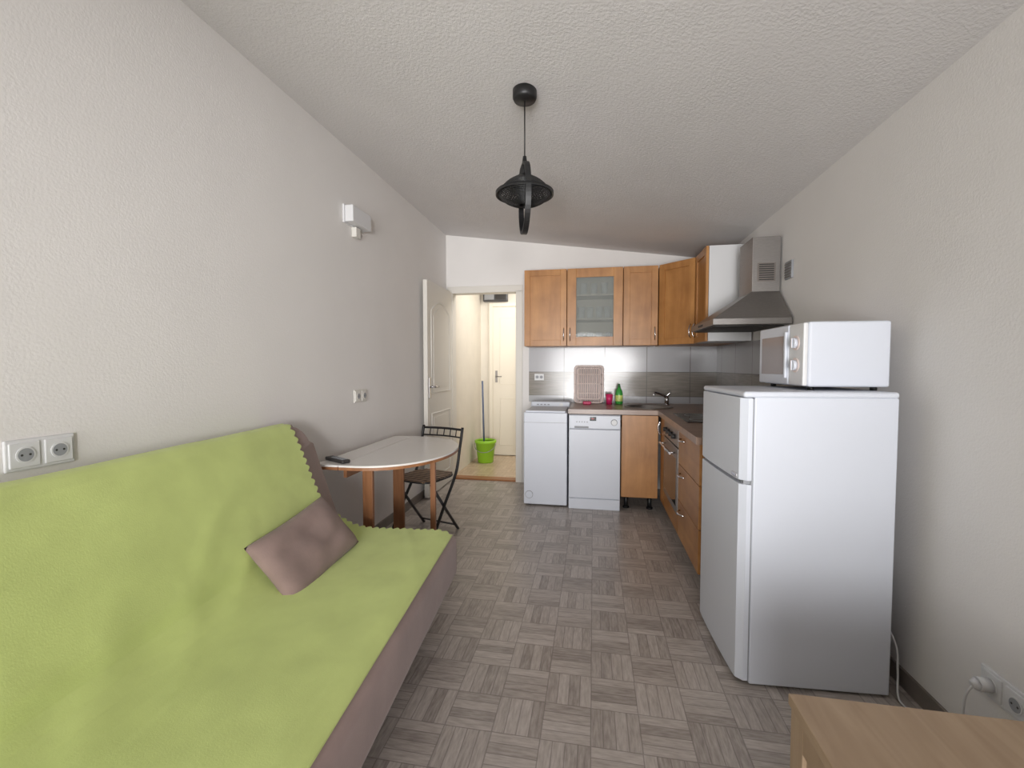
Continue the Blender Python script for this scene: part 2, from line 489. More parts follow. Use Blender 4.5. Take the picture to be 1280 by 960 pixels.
# vent cover on right wall
mb = MB().box((XR - .012, 3.03, 1.79), (XR, 3.13, 1.90), M_seal, .003)
for i in range(6):
    mb.box((XR - .017, 3.04, 1.80 + i * .016), (XR - .011, 3.12, 1.806 + i * .016), M_base)
tag(mb.obj('vent_cover'), 'small grey wall vent cover beside the range hood', 'vent')
# wall fixture on left wall
e = root('wall_light', (XL, 2.78, 2.165), 'white box-shaped wall light with small sensor below', 'wall light')
MB().box((0, -.125, .0), (.012, .125, .115), M_whiteplastic, .002).obj('backplate', e)
MB().box((.012, -.12, .005), (.07, .12, .110), M_whiteplastic, .006, 3).obj('diffuser', e)
MB().box((0, -.02, -.065), (.035, .04, .0), M_ivory, .004).obj('sensor', e)

# ---------------------------------------------------------------- pendant lamp
px, py = -.3127, 2.04
pz = hz(px)
e = root('pendant_lamp', (px, py, pz), 'black metal pendant lamp with crossed hoops and mesh shade', 'lamp')
MB().lathe([(0, .0), (.054, .004), (.054, -.03), (.048, -.042), (0, -.044)], (0, 0, -.006), M_black).obj('canopy', e)
zt = 2.185 - pz
MB().cyl((0, 0, -.04), (0, 0, zt), .003, M_black, seg=8).obj('cord', e)
MB().lathe([(0, zt + .01), (.008, zt + .008), (.012, zt - .02), (.022, zt - .05), (.027, zt - .085), (.027, zt - .12), (.02, zt - .125), (0, zt - .125)], (0, 0, 0), M_black, 24).obj('lamp_socket', e)
zr = 2.027 - pz
ang = math.atan2(py, px)
dirv = Vector((math.cos(ang + .13), math.sin(ang + .13), 0))
side = Vector((-dirv.y, dirv.x, 0))
mb = MB(); k = mb.mi(M_black)
N = 56; Rr = .157; zc = 2.006 - pz; hw = .012; rings = []
for i in range(N):
    a = 2 * math.pi * i / N
    for_r = []
    for (rr, w) in ((Rr, -hw), (Rr, hw), (Rr - .013, hw), (Rr - .013, -hw)):
        for_r.append(mb.bm.verts.new(dirv * (rr * .84 * math.cos(a)) + Vector((0, 0, zc + rr * math.sin(a))) + side * w))
    rings.append(for_r)
for i in range(N):
    A, B = rings[i], rings[(i + 1) % N]
    for q in range(4):
        mb.face([A[q], A[(q + 1) % 4], B[(q + 1) % 4], B[q]], k)
mb.obj('hoop', e)
MB().lathe([(.131, -.007), (.131, .007), (.120, .009), (.120, -.005), (.131, -.007)], (0, 0, zr), M_black, 56).obj('hoop', e)
def wiremesh(prof, nmer, r, name, ns=3):
    mb = MB()
    P = smooth([Vector((a, 0, b)) for a, b in prof], ns)
    for i in range(nmer):
        a = 2 * math.pi * i / nmer; c_, s_ = math.cos(a), math.sin(a)
        mb.sweep([(p.x * c_, p.x * s_, p.z) for p in P], r * .8, M_black, 4)
    for p in P:
        mb.sweep([(p.x * math.cos(2 * math.pi * i / 44), p.x * math.sin(2 * math.pi * i / 44), p.z) for i in range(44)], r, M_black, 4, closed=True)
    return mb.obj(name, e)
wiremesh([(.027, zr + .082), (.036, zr + .074), (.054, zr + .064), (.076, zr + .050), (.096, zr + .032), (.119, zr + .006)], 48, .0026, 'mesh_shade', 5)
wiremesh([(.119, zr - .003), (.106, zr - .018), (.09, zr - .030), (.070, zr - .040), (.05, zr - .046), (.025, zr - .050)], 44, .0018, 'mesh_shade', 4)
MB().lathe([(0, zr + .04), (.014, zr + .04), (.02, zr + .02), (.029, zr - .005), (.026, zr - .028), (.012, zr - .042), (0, zr - .045)], (0, 0, 0), M_dark, 20).obj('light_bulb', e)

# ---------------------------------------------------------------- sofa
SO = (-.70, 2.205, 0); SR = 4.6
e = root('sofa_bed', SO, 'taupe suede click-clack sofa bed standing along the wall', 'sofa', SR)
ob = MB().box((-.68, -1.95, .155), (0.018, 0, .40), M_suede, .06, 6).obj('seat', e)
for p in ob.data.polygons: p.use_smooth = True
bs = Vector((-.356, 0, .935)); bn = Vector((-.935, 0, -.356)); bb = Vector((-.532, 0, .345))
y1, s1, rad = -.075, .66, .12
out = [(-1.95, 0), (y1, 0)]
for i in range(9):
    a = math.pi / 2 * i / 8
    out.append((y1 - rad + rad * math.cos(a), s1 - rad + rad * math.sin(a)))
for i in range(9):
    a = math.pi / 2 + math.pi / 2 * i / 8
    out.append((-1.95 + rad + rad * math.cos(a), s1 - rad + rad * math.sin(a)))
ob = MB().prism([bb + bs * s + Vector((0, y, 0)) for y, s in out], bn * .11, M_suede, .035, 4).obj('backrest', e)
for p in ob.data.polygons: p.use_smooth = True
MB().box((-.62, -1.86, .05), (-.14, -.1, .165), M_dark, .01).obj('base', e)
for x in (-.58, -.18):
    for y in (-1.8, -.16):
        MB().cyl((x, y, 0), (x, y, .055), .022, M_black).obj('foot', e)
# throw
e2 = root('sofa_throw', (SO[0], SO[1], .37), 'lime green fleece throw with scalloped edge draped over the sofa bed', 'blanket', SR)
def bp_(s_, off):
    q = bb + bs * s_ - bn * off; return (q.x, q.z)
prof = [bp_(.50, -.121), bp_(.58, -.121), bp_(.635, -.116), bp_(.662, -.09), bp_(.671, -.055), bp_(.669, -.025), bp_(.655, .000), bp_(.625, .010)]
for s_ in [.55, .46, .38, .30, .22]:
    prof.append(bp_(s_, .014))
prof += [(-.588, .500), (-.562, .462), (-.525, .437), (-.475, .423), (-.42, .4165), (-.35, .4145), (-.28, .4145), (-.21, .4145), (-.14, .4145), (-.09, .4140), (-.055, .413), (-.03, .4085), (-.010, .402), (.0, .394)]
def resample(pr, step):
    P = [Vector((a, b)) for a, b in pr]; L = [0]
    for i in range(1, len(P)): L.append(L[-1] + (P[i] - P[i - 1]).length)
    n = int(L[-1] / step); o_ = []; j = 0
    for i in range(n + 1):
        d_ = L[-1] * i / n
        while j < len(L) - 2 and L[j + 1] < d_: j += 1
        t = (d_ - L[j]) / (L[j + 1] - L[j]); o_.append((P[j].lerp(P[j + 1], t), d_))
    return o_, L[-1]
pr, TL = resample(prof, .006)
NL = 130; y0 = -1.93
mb = MB(); k = mb.mi(M_green); grid = []
for i, (p, dist) in enumerate(pr):
    pa = pr[max(i - 3, 0)][0]; pb = pr[min(i + 3, len(pr) - 1)][0]
    t = (pb - pa).normalized(); nn = Vector((-t.y, t.x))
    if nn.dot(Vector((.6, .8))) < 0 and dist > .3: nn = -nn
    f = min(1, max(0, (dist - .62) / .22)); f = f * f * (3 - 2 * f)
    yend = -.235 + .145 * f
    sc = abs(math.sin(math.pi * dist / .036))
    yend += -.008 + .026 * sc
    row = []
    for j in range(NL + 1):
        u = j / NL
        u = 1 - (1 - u) ** 1.5
        y = y0 + (yend - y0) * u
        q = Vector((p.x * 2.2, y * 1.6, p.y * 2.2))
        h = .005 * (noise.noise(q * 1.5) + .4 * noise.noise(q * 4.3)) + .004
        w1 = noise.noise(Vector((y * 2.6 + (p.x + .55) * 1.7, dist * 1.6, 7.1)))
        fold = math.exp(-((dist - .78) / .17) ** 2)
        h += .004 * fold * max(0, 1 - abs(w1) * 5)
        w2 = noise.noise(Vector((y * 1.4 + p.x * 1.9, dist * 2.4, 2.4)))
        h += .0028 * max(0, 1 - abs(w2) * 8)
        h = max(h, 0.0005)
        edgef = min(1, (TL - dist) / .05)
        h *= edgef
        row.append(mb.bm.verts.new((p.x + nn.x * h, y, p.y + nn.y * h - .37)))
    grid.append(row)
for i in range(len(grid) - 1):
    for j in range(NL):
        mb.face([grid[i][j], grid[i][j + 1], grid[i + 1][j + 1], grid[i + 1][j]], k, True)
ob = mb.obj('blanket_cloth', e2)
sm = ob.modifiers.new('solid', 'SOLIDIFY'); sm.thickness = .006; sm.offset = 1

def cushion(name, w, d_, th, mat):
    mb = MB(); k = mb.mi(mat); n = 28; tops = []; bots = []
    for i in range(n + 1):
        rt = []; rb = []
        for j in range(n + 1):
            u = -1 + 2 * i / n; v = -1 + 2 * j / n
            cu = 1 - .03 * (abs(v) ** 6); cv_ = 1 - .03 * (abs(u) ** 6)
            px_ = u * w / 2 * cu * (1 - .06 * (1 - v * v) * abs(u) ** 2)
            py_ = v * d_ / 2 * cv_ * (1 - .07 * (1 - u * u) * abs(v) ** 2)
            h = th / 2 * ((1 - u ** 4) * (1 - v ** 4)) ** .55
            h2 = .020 * noise.noise(Vector((u * 1.9, v * 1.9, 1.7))) * (1 - u * u) * (1 - v * v)
            edge = i in (0, n) or j in (0, n)
            a = mb.bm.verts.new((px_, py_, h + h2)); rt.append(a)
            rb.append(a if edge else mb.bm.verts.new((px_, py_, -h)))
        tops.append(rt); bots.append(rb)
    for i in range(n):
        for j in range(n):
            mb.face([tops[i][j], tops[i + 1][j], tops[i + 1][j + 1], tops[i][j + 1]], k, True)
            mb.face([bots[i][j], bots[i][j + 1], bots[i + 1][j + 1], bots[i + 1][j]], k, True)
    return mb
e3 = root('cushion', (-1.140, 1.630, .515), 'taupe velour cushion leaning on the green sofa backrest', 'cushion')
ob = cushion('c', .50, .28, .095, M_suede2).obj('cushion_cover', e3)
lx = Vector((-.02, .985, .10)).normalized(); ly = Vector((-.62, -.08, .78)); ly = (ly - lx * ly.dot(lx)).normalized(); lz = lx.cross(ly)
R = Matrix((lx, ly, lz)).transposed()
ob.rotation_euler = R.to_euler()

# ---------------------------------------------------------------- table
TB = (-1.2, 2.65, 0)
e = root('folding_table', TB, 'half-oval drop-leaf table with white top and wooden legs', 'table')
def tp(x, y): return (x - TB[0], y - TB[1])
out = [(-1.47, 2.15), (-1.33, 2.15), (-1.33, 3.15), (-1.47, 3.15)]
out2 = [(-1.326, 2.15), (-1.27, 2.15)]
for i in range(0, 41):
    a = -math.pi / 2 + math.pi * i / 40
    c_, s_ = math.cos(a), math.sin(a)
    out2.append((-1.27 + .42 * (abs(c_) ** .9), 2.65 + .5 * math.copysign(abs(s_) ** .95, s_)))
out2 += [(-1.326, 3.15)]
oo = [out2[0]]
for p in out2[1:]:
    if (Vector(p) - Vector(oo[-1])).length > .002: oo.append(p)
out2 = oo
MB().prism([(*tp(*p), .712) for p in out], (0, 0, .010), M_ttop).prism([(*tp(*p), .696) for p in out], (0, 0, .016), M_twood).obj('tabletop', e)
MB().prism([(*tp(*p), .712) for p in out2], (0, 0, .010), M_ttop).prism([(*tp(*p), .696) for p in out2], (0, 0, .016), M_twood).obj('drop_leaf', e)
for y, xa, xb in ((2.30, -1.265, -1.205), (2.97, -1.40, -1.32)):
    MB().box((tp(xa, 0)[0], y - 2.65 - .012, 0), (tp(xb, 0)[0], y - 2.65 + .012, .696), M_twood, .003).obj('leg', e)
MB().box((tp(-1.38, 0)[0], -.36, .62), (tp(-1.36, 0)[0], .30, .696), M_twood).obj('apron', e)
MB().box((tp(-1.0, 0)[0], -.015, 0), (tp(-.967, 0)[0], .01, .696), M_twood, .004).obj('leg', e)
MB().box((tp(-1.35, 0)[0], -.013, .64), (tp(-1.0, 0)[0], .004, .68), M_twood).obj('gate_rail', e)
MB().box((tp(-1.35, 0)[0], -.013, .10), (tp(-1.0, 0)[0], .004, .15), M_twood).obj('gate_rail', e)
# remote control
e = root('remote_control', (-1.385, 2.24, .722), 'black remote control lying on the table', 'remote control', 62)
MB().box((-.024, -.09, 0), (.024, .09, .02), M_dark, .006, 3).obj('remote_body', e)
mb = MB()
for i in range(6):
    for j in range(3):
        mb.box((-.015 + j * .011, -.07 + i * .02, .02), (-.008 + j * .011, -.06 + i * .02, .0225), M_seal)
mb.obj('buttons', e)['kind'] = 'stuff'

# ---------------------------------------------------------------- folding chair
e = root('folding_chair', (-1.22, 3.15, 0), 'dark metal folding chair with slatted wooden seat, under the table', 'chair', -17)
w = .185
mb = MB()
for sx in (-w, w):
    mb.sweep(smooth([(sx, .205, .775), (sx, .165, .62), (sx, .11, .44), (sx, -.05, .22), (sx, -.20, .0)]), .011, M_black, 10)
mb.cyl((-w, -.17, .045), (w, -.17, .045), .007, M_black)
mb.obj('back_frame', e)
mb = MB()
for sx in (-w + .022, w - .022):
    mb.sweep([(sx, -.16, .415), (sx, .0, .21), (sx, .17, 0)], .011, M_greymetal, 10)
mb.cyl((-w + .022, .14, .04), (w - .022, .14, .04), .007, M_greymetal)
mb.obj('rear_leg_frame', e)
mb = MB()
for z in (.70, .757):
    arc = [(-w, .19 + (z - .72) * .25, z)] + [(-w + 2 * w * i / 8, .19 + (z - .72) * .25 + .03 * math.sin(math.pi * i / 8), z) for i in range(1, 8)] + [(w, .19 + (z - .72) * .25, z)]
    mb.sweep(arc, .009 if z > .72 else .006, M_black, 8)
for i in range(1, 6):
    t = i / 6; x = -w + 2 * w * t; yy = .19 + .03 * math.sin(math.pi * t)
    mb.cyl((x, yy - .005, .70), (x, yy + .009, .757), .004, M_black, seg=8)
mb.obj('backrest', e)
# slatted seat with rounded outline and dark rim
mb = MB()
rim = []
for i in range(32):
    a = 2 * math.pi * i / 32
    rim.append((.168 * math.copysign(abs(math.cos(a)) ** .55, math.cos(a)), -.02 + .178 * math.copysign(abs(math.sin(a)) ** .55, math.sin(a)), .428))
mb.sweep(rim, .007, M_black, 8, closed=True)
for i in range(8):
    yc = -.02 - .155 + i * .0443
    hh = abs((yc + .02) / .178)
    hw_ = .168 * (max(0, 1 - hh ** 3.6)) ** .275 - .004
    mb.box((-hw_, yc - .018, .426), (hw_, yc + .018, .440), M_seatwood, .003)
mb.obj('seat', e)

# ---------------------------------------------------------------- kitchen
def bow(mb, p0, p1, outv, r=.005, mat=M_chrome):
    p0 = Vector(p0); p1 = Vector(p1); outv = Vector(outv); pts = []
    for i in range(11):
        t = i / 10
        pts.append(p0.lerp(p1, t) + outv * (math.sin(math.pi * t) ** .5))
    return mb.sweep(pts, r, mat, 8)

def carcass(mb, w, d_, h, mat, z0=0.0, open_top=False, wall=.016):
    mb.box((0.001, .022, z0), (wall, d_, h), mat).box((w - wall, .022, z0), (w - .001, d_, h), mat)
    mb.box((wall, .022, z0), (w - wall, d_, z0 + wall), mat).box((wall, d_ - .008, z0), (w - wall, d_, h), mat)
    if not open_top: mb.box((wall, .022, h - wall), (w - wall, d_, h), mat)
    return mb

def shaker(mb, x0, x1, z0, z1, mat, t=.020, fr=.055, panel=True, y=0.0):
    mb.box((x0, y, z0), (x0 + fr, y + t, z1), mat, .002).box((x1 - fr, y, z0), (x1, y + t, z1), mat, .002)
    mb.box((x0 + fr, y, z0), (x1 - fr, y + t, z0 + fr), mat, .002).box((x0 + fr, y, z1 - fr), (x1 - fr, y + t, z1), mat, .002)
    if panel: mb.box((x0 + fr, y + .009, z0 + fr), (x1 - fr, y + t - .002, z1 - fr), mat)
    return mb

UZ, UH = 1.44, .735
def wall_cab(x0, x1, label, glass=False, hx=None):
    e = root('kitchen_cabinet', (x0, 4.35, UZ), label, 'cabinet', 0, 'upper kitchen cabinets')
    w = x1 - x0
    carcass(MB(), w, .336, UH, M_kwood).obj('body', e)
    dr = shaker(MB(), .002, w - .002, 0, UH, M_kwood, panel=not glass, fr=.058 if not glass else .085).obj('door', e)
    if glass:
        MB().box((.083, .009, .083), (w - .083, .013, UH - .083), M_glass).obj('glass_pane', dr)
        for z in (.25, .48):
            MB().box((.017, .04, z), (w - .017, .315, z + .016), M_cabin).obj('shelf', e)
        MB().box((.017, .318, .017), (w - .017, .325, UH - .017), M_cabin).obj('back_panel', e)
    bow(MB(), (hx, 0, .05), (hx, 0, .17), (0, -.028, 0)).obj('handle', dr)
    return e
wall_cab(-.67, -.257, 'alder wood upper cabinet with solid framed door', hx=.385)
wall_cab(-.254, .269, 'alder wood upper cabinet with glass door', glass=True, hx=.03)
wall_cab(.272, .586, 'narrow alder wood upper cabinet with framed door', hx=.285)
for (gx, gz) in ((-.12, .268), (-.04, .268), (.05, .268), (.13, .268), (-.13, .018), (-.04, .018), (.05, .018), (0.14, .018), (-.10, .498), (0.0, .498), (.10, .498)):
    ob = MB().lathe([(0, 0), (.028, 0), (.034, .116), (.031, .116), (.026, .006), (0, .006)], (gx, 4.50, UZ + gz), M_tumbler, 20).obj('drinking_glass')
    tag(ob, 'clear drinking glass on a cabinet shelf', 'glass', 'glasses in the upper cabinet')

# diagonal corner cabinet
e = root('kitchen_cabinet', (.590, 4.348, UZ), 'alder wood corner upper cabinet with diagonal door', 'cabinet', -45, 'upper kitchen cabinets')
Rm = Matrix.Rotation(math.radians(45), 3, 'Z')
def w2l(p, base=(.590, 4.348)): return Rm @ Vector((p[0] - base[0], p[1] - base[1], 0))
pl = [w2l(p) for p in ((.605, 4.363), (.865, 4.103), (1.188, 4.103), (1.188, 4.686), (.605, 4.686))]
MB().prism(pl, (0, 0, UH), M_kwood).obj('body', e)
dr = shaker(MB(), .002, .366, 0, UH, M_kwood, fr=.058).obj('door', e)
bow(MB(), (.335, 0, .05), (.335, 0, .17), (0, -.028, 0)).obj('handle', dr)
# side wall cabinet
e = root('kitchen_cabinet', (.852, 4.086, UZ), 'upper cabinet with alder door and white side panel beside the hood', 'cabinet', -90, 'upper kitchen cabinets')
carcass(MB(), .376, .336, UH, M_whiteplastic).obj('body', e)
dr = shaker(MB(), .002, .374, 0, UH, M_kwood, fr=.058).obj('door', e)
bow(MB(), (.035, 0, .05), (.035, 0, .17), (0, -.028, 0)).obj('handle', dr)

# backsplash
M_spl = splash_mat()
mb = MB().box((-.67, 4.690, .872), (1.190, 4.6995, 1.437), M_spl).box((1.190, 2.55, .872), (1.1995, 4.6995, 1.437), M_spl)
tag(mb.obj('tile_backsplash'), 'glossy light grey wall tiles with a grey-brown band', 'backsplash')
e = root('wall_outlet', (-.56, 4.69, 1.13), 'small white socket on the kitchen tiles', 'outlet')
MB().box((-.05, -.010, -.035), (.05, 0, .035), M_whiteplastic, .003).obj('frame', e)
for x in (-.022, .022): MB().cyl((x, -.010, 0), (x, -.013, 0), .016, M_seal).obj('socket', e)

# worktop with sink hole
CT = .87
mb = MB().prism([(-.215, 3.93, .83), (.54, 3.93, .83), (.54, 2.50, .83), (1.188, 2.50, .83), (1.188, 4.688, .83), (-.215, 4.688, .83)], (0, 0, .04), M_wtop)
wt = mb.obj('worktop')
SX, SY, SRr = .50, 4.27, .215
cut = MB().cyl((SX, SY, .7), (SX, SY, 1.0), SRr - .012, M_wtop, seg=48).obj('cutter')
bm_ = wt.modifiers.new('b', 'BOOLEAN'); bm_.object = cut; bm_.operation = 'DIFFERENCE'; bm_.solver = 'EXACT'
dg = bpy.context.evaluated_depsgraph_get(); dg.update()
nm = bpy.data.meshes.new_from_object(wt.evaluated_get(dg))
wt.modifiers.clear(); wt.data = nm
bpy.data.objects.remove(cut, do_unlink=True)
tag(wt, 'brown wood-look laminate L-shaped kitchen worktop', 'worktop')
e = root('kitchen_sink', (SX, SY, .871), 'round stainless steel sink set into the worktop', 'sink')
MB().lathe([(SRr, 0), (SRr, .004), (SRr - .02, .006), (SRr - .026, -.002), (SRr - .03, -.10), (SRr - .06, -.13), (.03, -.138), (0, -.138),
            (0, -.14), (.03, -.14), (SRr - .058, -.132), (SRr - .027, -.10), (SRr - .022, -.002), (SRr - .018, 0), (SRr, 0)], (0, 0, 0), M_steel, 48).obj('basin', e)
MB().lathe([(0, .002), (.028, .002), (.03, 0), (0, 0)], (0, 0, -.137), M_chrome, 20).obj('drain', e)
e = root('kitchen_faucet', (.70, 4.52, CT), 'chrome single-lever mixer tap behind the sink', 'faucet')
MB().cyl((0, 0, 0), (0, 0, .008), .028, M_chrome).cyl((0, 0, .008), (0, 0, .085), .02, M_chrome).obj('tap_body', e)
MB().sweep(smooth([(0, 0, .07), (-.06, -.06, .105), (-.12, -.11, .125), (-.135, -.125, .115), (-.138, -.128, .10)]), .011, M_chrome, 12).obj('spout', e)
MB().sweep([(0, 0, .085), (.01, .0, .10), (.03, -.03, .125)], [.016, .012, .006], M_chrome).obj('lever', e)

# washing machine (top loader)
e = root('washing_machine', (-.608, 3.93, 0), 'white top-loading washing machine', 'washing machine')
MB().box((0, 0, .012), (.385, .60, .835), M_white, .008).obj('body', e)
MB().box((.015, .01, .835), (.37, .46, .852), M_white, .006).obj('lid', e)
MB().box((0, .47, .835), (.385, .60, .895), M_white, .012, 3).obj('control_panel', e)
MB().cyl((.30, .468, .868), (.30, .455, .868), .018, M_whiteplastic).obj('knob', e)
for i in range(4): MB().box((.06 + i * .035, .464, .862), (.08 + i * .035, .471, .872), M_seal).obj('button', e)
MB().cyl((.05, .0, .10), (.05, -.006, .10), .035, M_seal).cyl((.05, -.006, .10), (.05, -.009, .10), .031, M_white).obj('filter_cap', e)
MB().box((0, -.001, .745), (.385, .002, .748), M_seal).obj('front_seam', e)
for x in (.05, .335):
    MB().cyl((x, .05, 0), (x, .05, .014), .02, M_black).obj('foot', e)

# dishwasher
e = root('dishwasher', (-.208, 3.90, 0), 'white slim freestanding dishwasher under the worktop', 'dishwasher')
MB().box((0, .025, .0), (.44, .60, .825), M_white, .004).obj('body', e)
MB().box((.002, 0, .10), (.438, .025, .70), M_white, .005).obj('door', e)
MB().box((.002, -.004, .705), (.438, .025, .822), M_white, .006).obj('control_panel', e)
MB().box((.002, .03 - .02, .0), (.438, .03, .092), M_white, .003).obj('kick_plate', e)
MB().box((.05, -.010, .712), (.17, -.003, .728), M_seal, .003).obj('handle', e)
MB().box((.18, -.0055, .775), (.235, -.0035, .81), M_blackgloss).box((.195, -.0065, .79), (.215, -.005, .797), M_red).obj('display', e)
MB().cyl((.385, -.004, .765), (.385, -.006, .765), .028, M_seal).cyl((.385, -.006, .765), (.385, -.02, .765), .022, M_whiteplastic).obj('dial', e)
for i in range(5): MB().cyl((.07 + i * .022, -.004, .765), (.07 + i * .022, -.007, .765), .005, M_seal, seg=10).obj('button', e)

# wooden base cabinet
e = root('base_cabinet', (.240, 3.925, 0), 'alder wood base cabinet with plain door on black legs', 'cabinet')
carcass(MB(), .305, .58, .715, M_kwood, z0=.12, open_top=True).obj('body', e)
MB().box((.003, 0, .12), (.302, .02, .826), M_kwood, .002).obj('door', e)
for x in (.05, .25):
    MB().cyl((x, .10, 0), (x, .10, .12), .018, M_black).cyl((x, .10, 0), (x, .10, .012), .028, M_black).obj('leg', e)
# corner filler cabinet
e = root('base_cabinet', (.562, 3.934, 0), 'narrow alder corner base cabinet beside the oven', 'cabinet', -90)
MB().box((.003, .022, .12), (.02, .60, .826), M_kwood).box((.195, .022, .12), (.208, .60, .826), M_kwood).box((.02, .022, .12), (.195, .60, .136), M_kwood).obj('body', e)
dr = MB().box((.023, 0, .12), (.208, .02, .826), M_kwood, .002).obj('door', e)
bow(MB(), (.06, 0, .67), (.06, 0, .79), (0, -.028, 0)).obj('handle', dr)
MB().box((0, .07, 0), (.21, .085, .118), M_black).obj('plinth', e)
# oven
e = root('built_in_oven', (.562, 3.72, 0), 'built-in steel oven with dark glass door in alder cabinet', 'oven', -90)
MB().box((.002, .022, .12), (.598, .58, .826), M_kwood).obj('cabinet_body', e)
MB().box((.004, -.002, .70), (.596, .022, .82), M_steel, .003).obj('control_panel', e)
for i in range(4):
    MB().cyl((.12 + i * .12, -.002, .76), (.12 + i * .12, -.028, .76), .017, M_dark, seg=18).obj('knob', e)
dr = MB().box((.004, -.004, .245), (.596, .022, .692), M_steel, .003).box((.05, -.006, .29), (.55, -.003, .62), M_blackgloss, .001).obj('oven_door', e)
MB().cyl((.07, -.045, .65), (.53, -.045, .65), .009, M_chrome).cyl((.10, -.045, .65), (.10, -.003, .65), .006, M_chrome).cyl((.50, -.045, .65), (.50, -.003, .65), .006, M_chrome).obj('handle', dr)
MB().box((.004, 0, .12), (.596, .02, .238), M_kwoodh, .002).obj('drawer', e)
MB().box((0, .07, 0), (.60, .085, .118), M_black).obj('plinth', e)
# hob
ob = MB().box((.62, 3.13, CT), (1.12, 3.70, CT + .006), M_blackgloss, .002)
for (x, y, r) in ((.75, 3.28, .09), (.75, 3.56, .07), (.98, 3.28, .07), (.98, 3.56, .09)):
    ob.lathe([(r, .0061), (r, .0068), (r - .004, .0068), (r - .004, .0061)], (x, y, CT), M_seal, 32)
tag(ob.obj('cooktop'), 'black glass ceramic cooktop set on the worktop', 'cooktop')
# drawers
e = root('drawer_cabinet', (.562, 3.118, 0), 'alder wood drawer base cabinet beside the refrigerator', 'cabinet', -90)
carcass(MB(), .60, .58, .828, M_kwood, z0=.12).obj('body', e)
for (z0, z1) in ((.12, .36), (.364, .60), (.604, .826)):
    dr = MB().box((.003, 0, z0), (.597, .02, z1), M_kwoodh, .002).obj('drawer', e)
    zz = z1 - .05
    bow(MB(), (.09, 0, zz), (.21, 0, zz), (0, -.028, 0)).obj('handle', dr)
MB().box((0, .07, 0), (.60, .085, .118), M_black).obj('plinth', e)

# range hood
e = root('range_hood', (.95, 3.35, 1.50), 'stainless steel chimney range hood on the side wall', 'range hood')
def hl_(x, y, z): return (x - .95, y - 3.35, z - 1.50)
mb = MB(); k = mb.mi(M_steel)
x0, x1, ya, yb = .735, 1.188, 3.0, 3.64
mb.box(hl_(x0, ya, 1.505), hl_(x1, yb, 1.545), M_steel, .003)
lo = [hl_(x0 + .004, ya + .004, 1.545), hl_(x1, ya + .004, 1.545), hl_(x1, yb - .004, 1.545), hl_(x0 + .004, yb - .004, 1.545)]
cx0, cya, cyb = 1.02, 3.20, 3.46
hi = [hl_(cx0, cya, 1.735), hl_(x1, cya, 1.735), hl_(x1, cyb, 1.735), hl_(cx0, cyb, 1.735)]
A = [mb.bm.verts.new(p) for p in lo]; B = [mb.bm.verts.new(p) for p in hi]
for i in range(4): mb.face([A[i], A[(i + 1) % 4], B[(i + 1) % 4], B[i]], k)
mb.face(A[::-1], k); mb.face(B, k)
mb.obj('canopy', e)
MB().box(hl_(cx0, cya, 1.735), hl_(x1, cyb, 2.09), M_steel, .002).obj('chimney', e)
mb = MB().box(hl_(1.05, cya - .003, 1.80), hl_(1.16, cya, 1.92), M_base)
for i in range(8):
    mb.box(hl_(1.06, cya - .006, 1.808 + i * .014), hl_(1.15, cya - .002, 1.815 + i * .014), M_dark)
mb.obj('vent_grille', e)
for i in range(4): MB().box(hl_(x0 - .003, 3.27 + i * .035, 1.518), hl_(x0, 3.29 + i * .035, 1.532), M_dark).obj('button', e)
MB().box(hl_(.76, 3.07, 1.50), hl_(1.17, 3.62, 1.505), M_dark).obj('filter', e)

# items on worktop
e = root('dish_drainer', (-.045, 4.56, CT), 'pale pink slatted plastic dish drainer standing against the tiles', 'dish rack')
tl = math.radians(10)
R = Matrix.Rotation(-tl, 3, 'X')
def rr(pts): return [R @ Vector(p) for p in pts]
fr = []
Wd, Hd, rc = .14, .37, .03
for (cx_, cz_, a0) in ((Wd - rc, rc, -90), (Wd - rc, Hd - rc, 0), (-Wd + rc, Hd - rc, 90), (-Wd + rc, rc, 180)):
    for i in range(6):
        a = math.radians(a0 + 90 * i / 5); fr.append((cx_ + rc * math.cos(a), 0, cz_ + rc * math.sin(a) + .01))
mb = MB()
mb.sweep(rr(fr), .010, M_rack, 8, closed=True)
mb.sweep(rr([(p[0] * .8, -.04, (p[2] - .195) * .84 + .195) for p in fr]), .007, M_rack, 8, closed=True)
mb.obj('rim', e)
mb = MB()
for i in range(10):
    x = -.108 + i * .024
    mb.sweep(rr([(x, 0, .015), (x * .9, -.04, .035), (x * .9, -.045, .355), (x, 0, .375)]), .005, M_rack, 6)
for z in (.10, .195, .29):
    mb.sweep(rr([(-.135, -.0, z), (-.11, -.04, z), (.11, -.04, z), (.135, -.0, z)]), .005, M_rack, 6)
mb.obj('slats', e)
MB().box((-.132, -.006, .018), (.132, -.002, .372), M_racks, R=R).obj('tray', e)
ob = MB().box((-.10, 4.42, CT), (-.02, 4.48, CT + .03), M_pink, .01, 3).obj('sponge'); tag(ob, 'pink cleaning sponge on the worktop', 'sponge')
e = root('drinking_cup', (.155, 4.50, CT), 'pink plastic cup on the worktop', 'cup')
MB().lathe([(0, 0), (.028, 0), (.036, .10), (.033, .10), (.026, .004), (0, .004)], (0, 0, 0), M_pink, 24).obj('cup_body', e)
e = root('dish_soap_bottle', (.25, 4.53, CT), 'green dish soap bottle with pale label', 'bottle')
MB().lathe([(0, 0), (.032, 0), (.036, .01), (.036, .10), (.030, .135), (.014, .155), (.013, .17), (0, .17)], (0, 0, 0), M_soap, 24).obj('bottle_body', e)
MB().lathe([(.0365, .03), (.0368, .032), (.0368, .088), (.0365, .09)], (0, 0, 0), M_label, 24).obj('label_band', e)
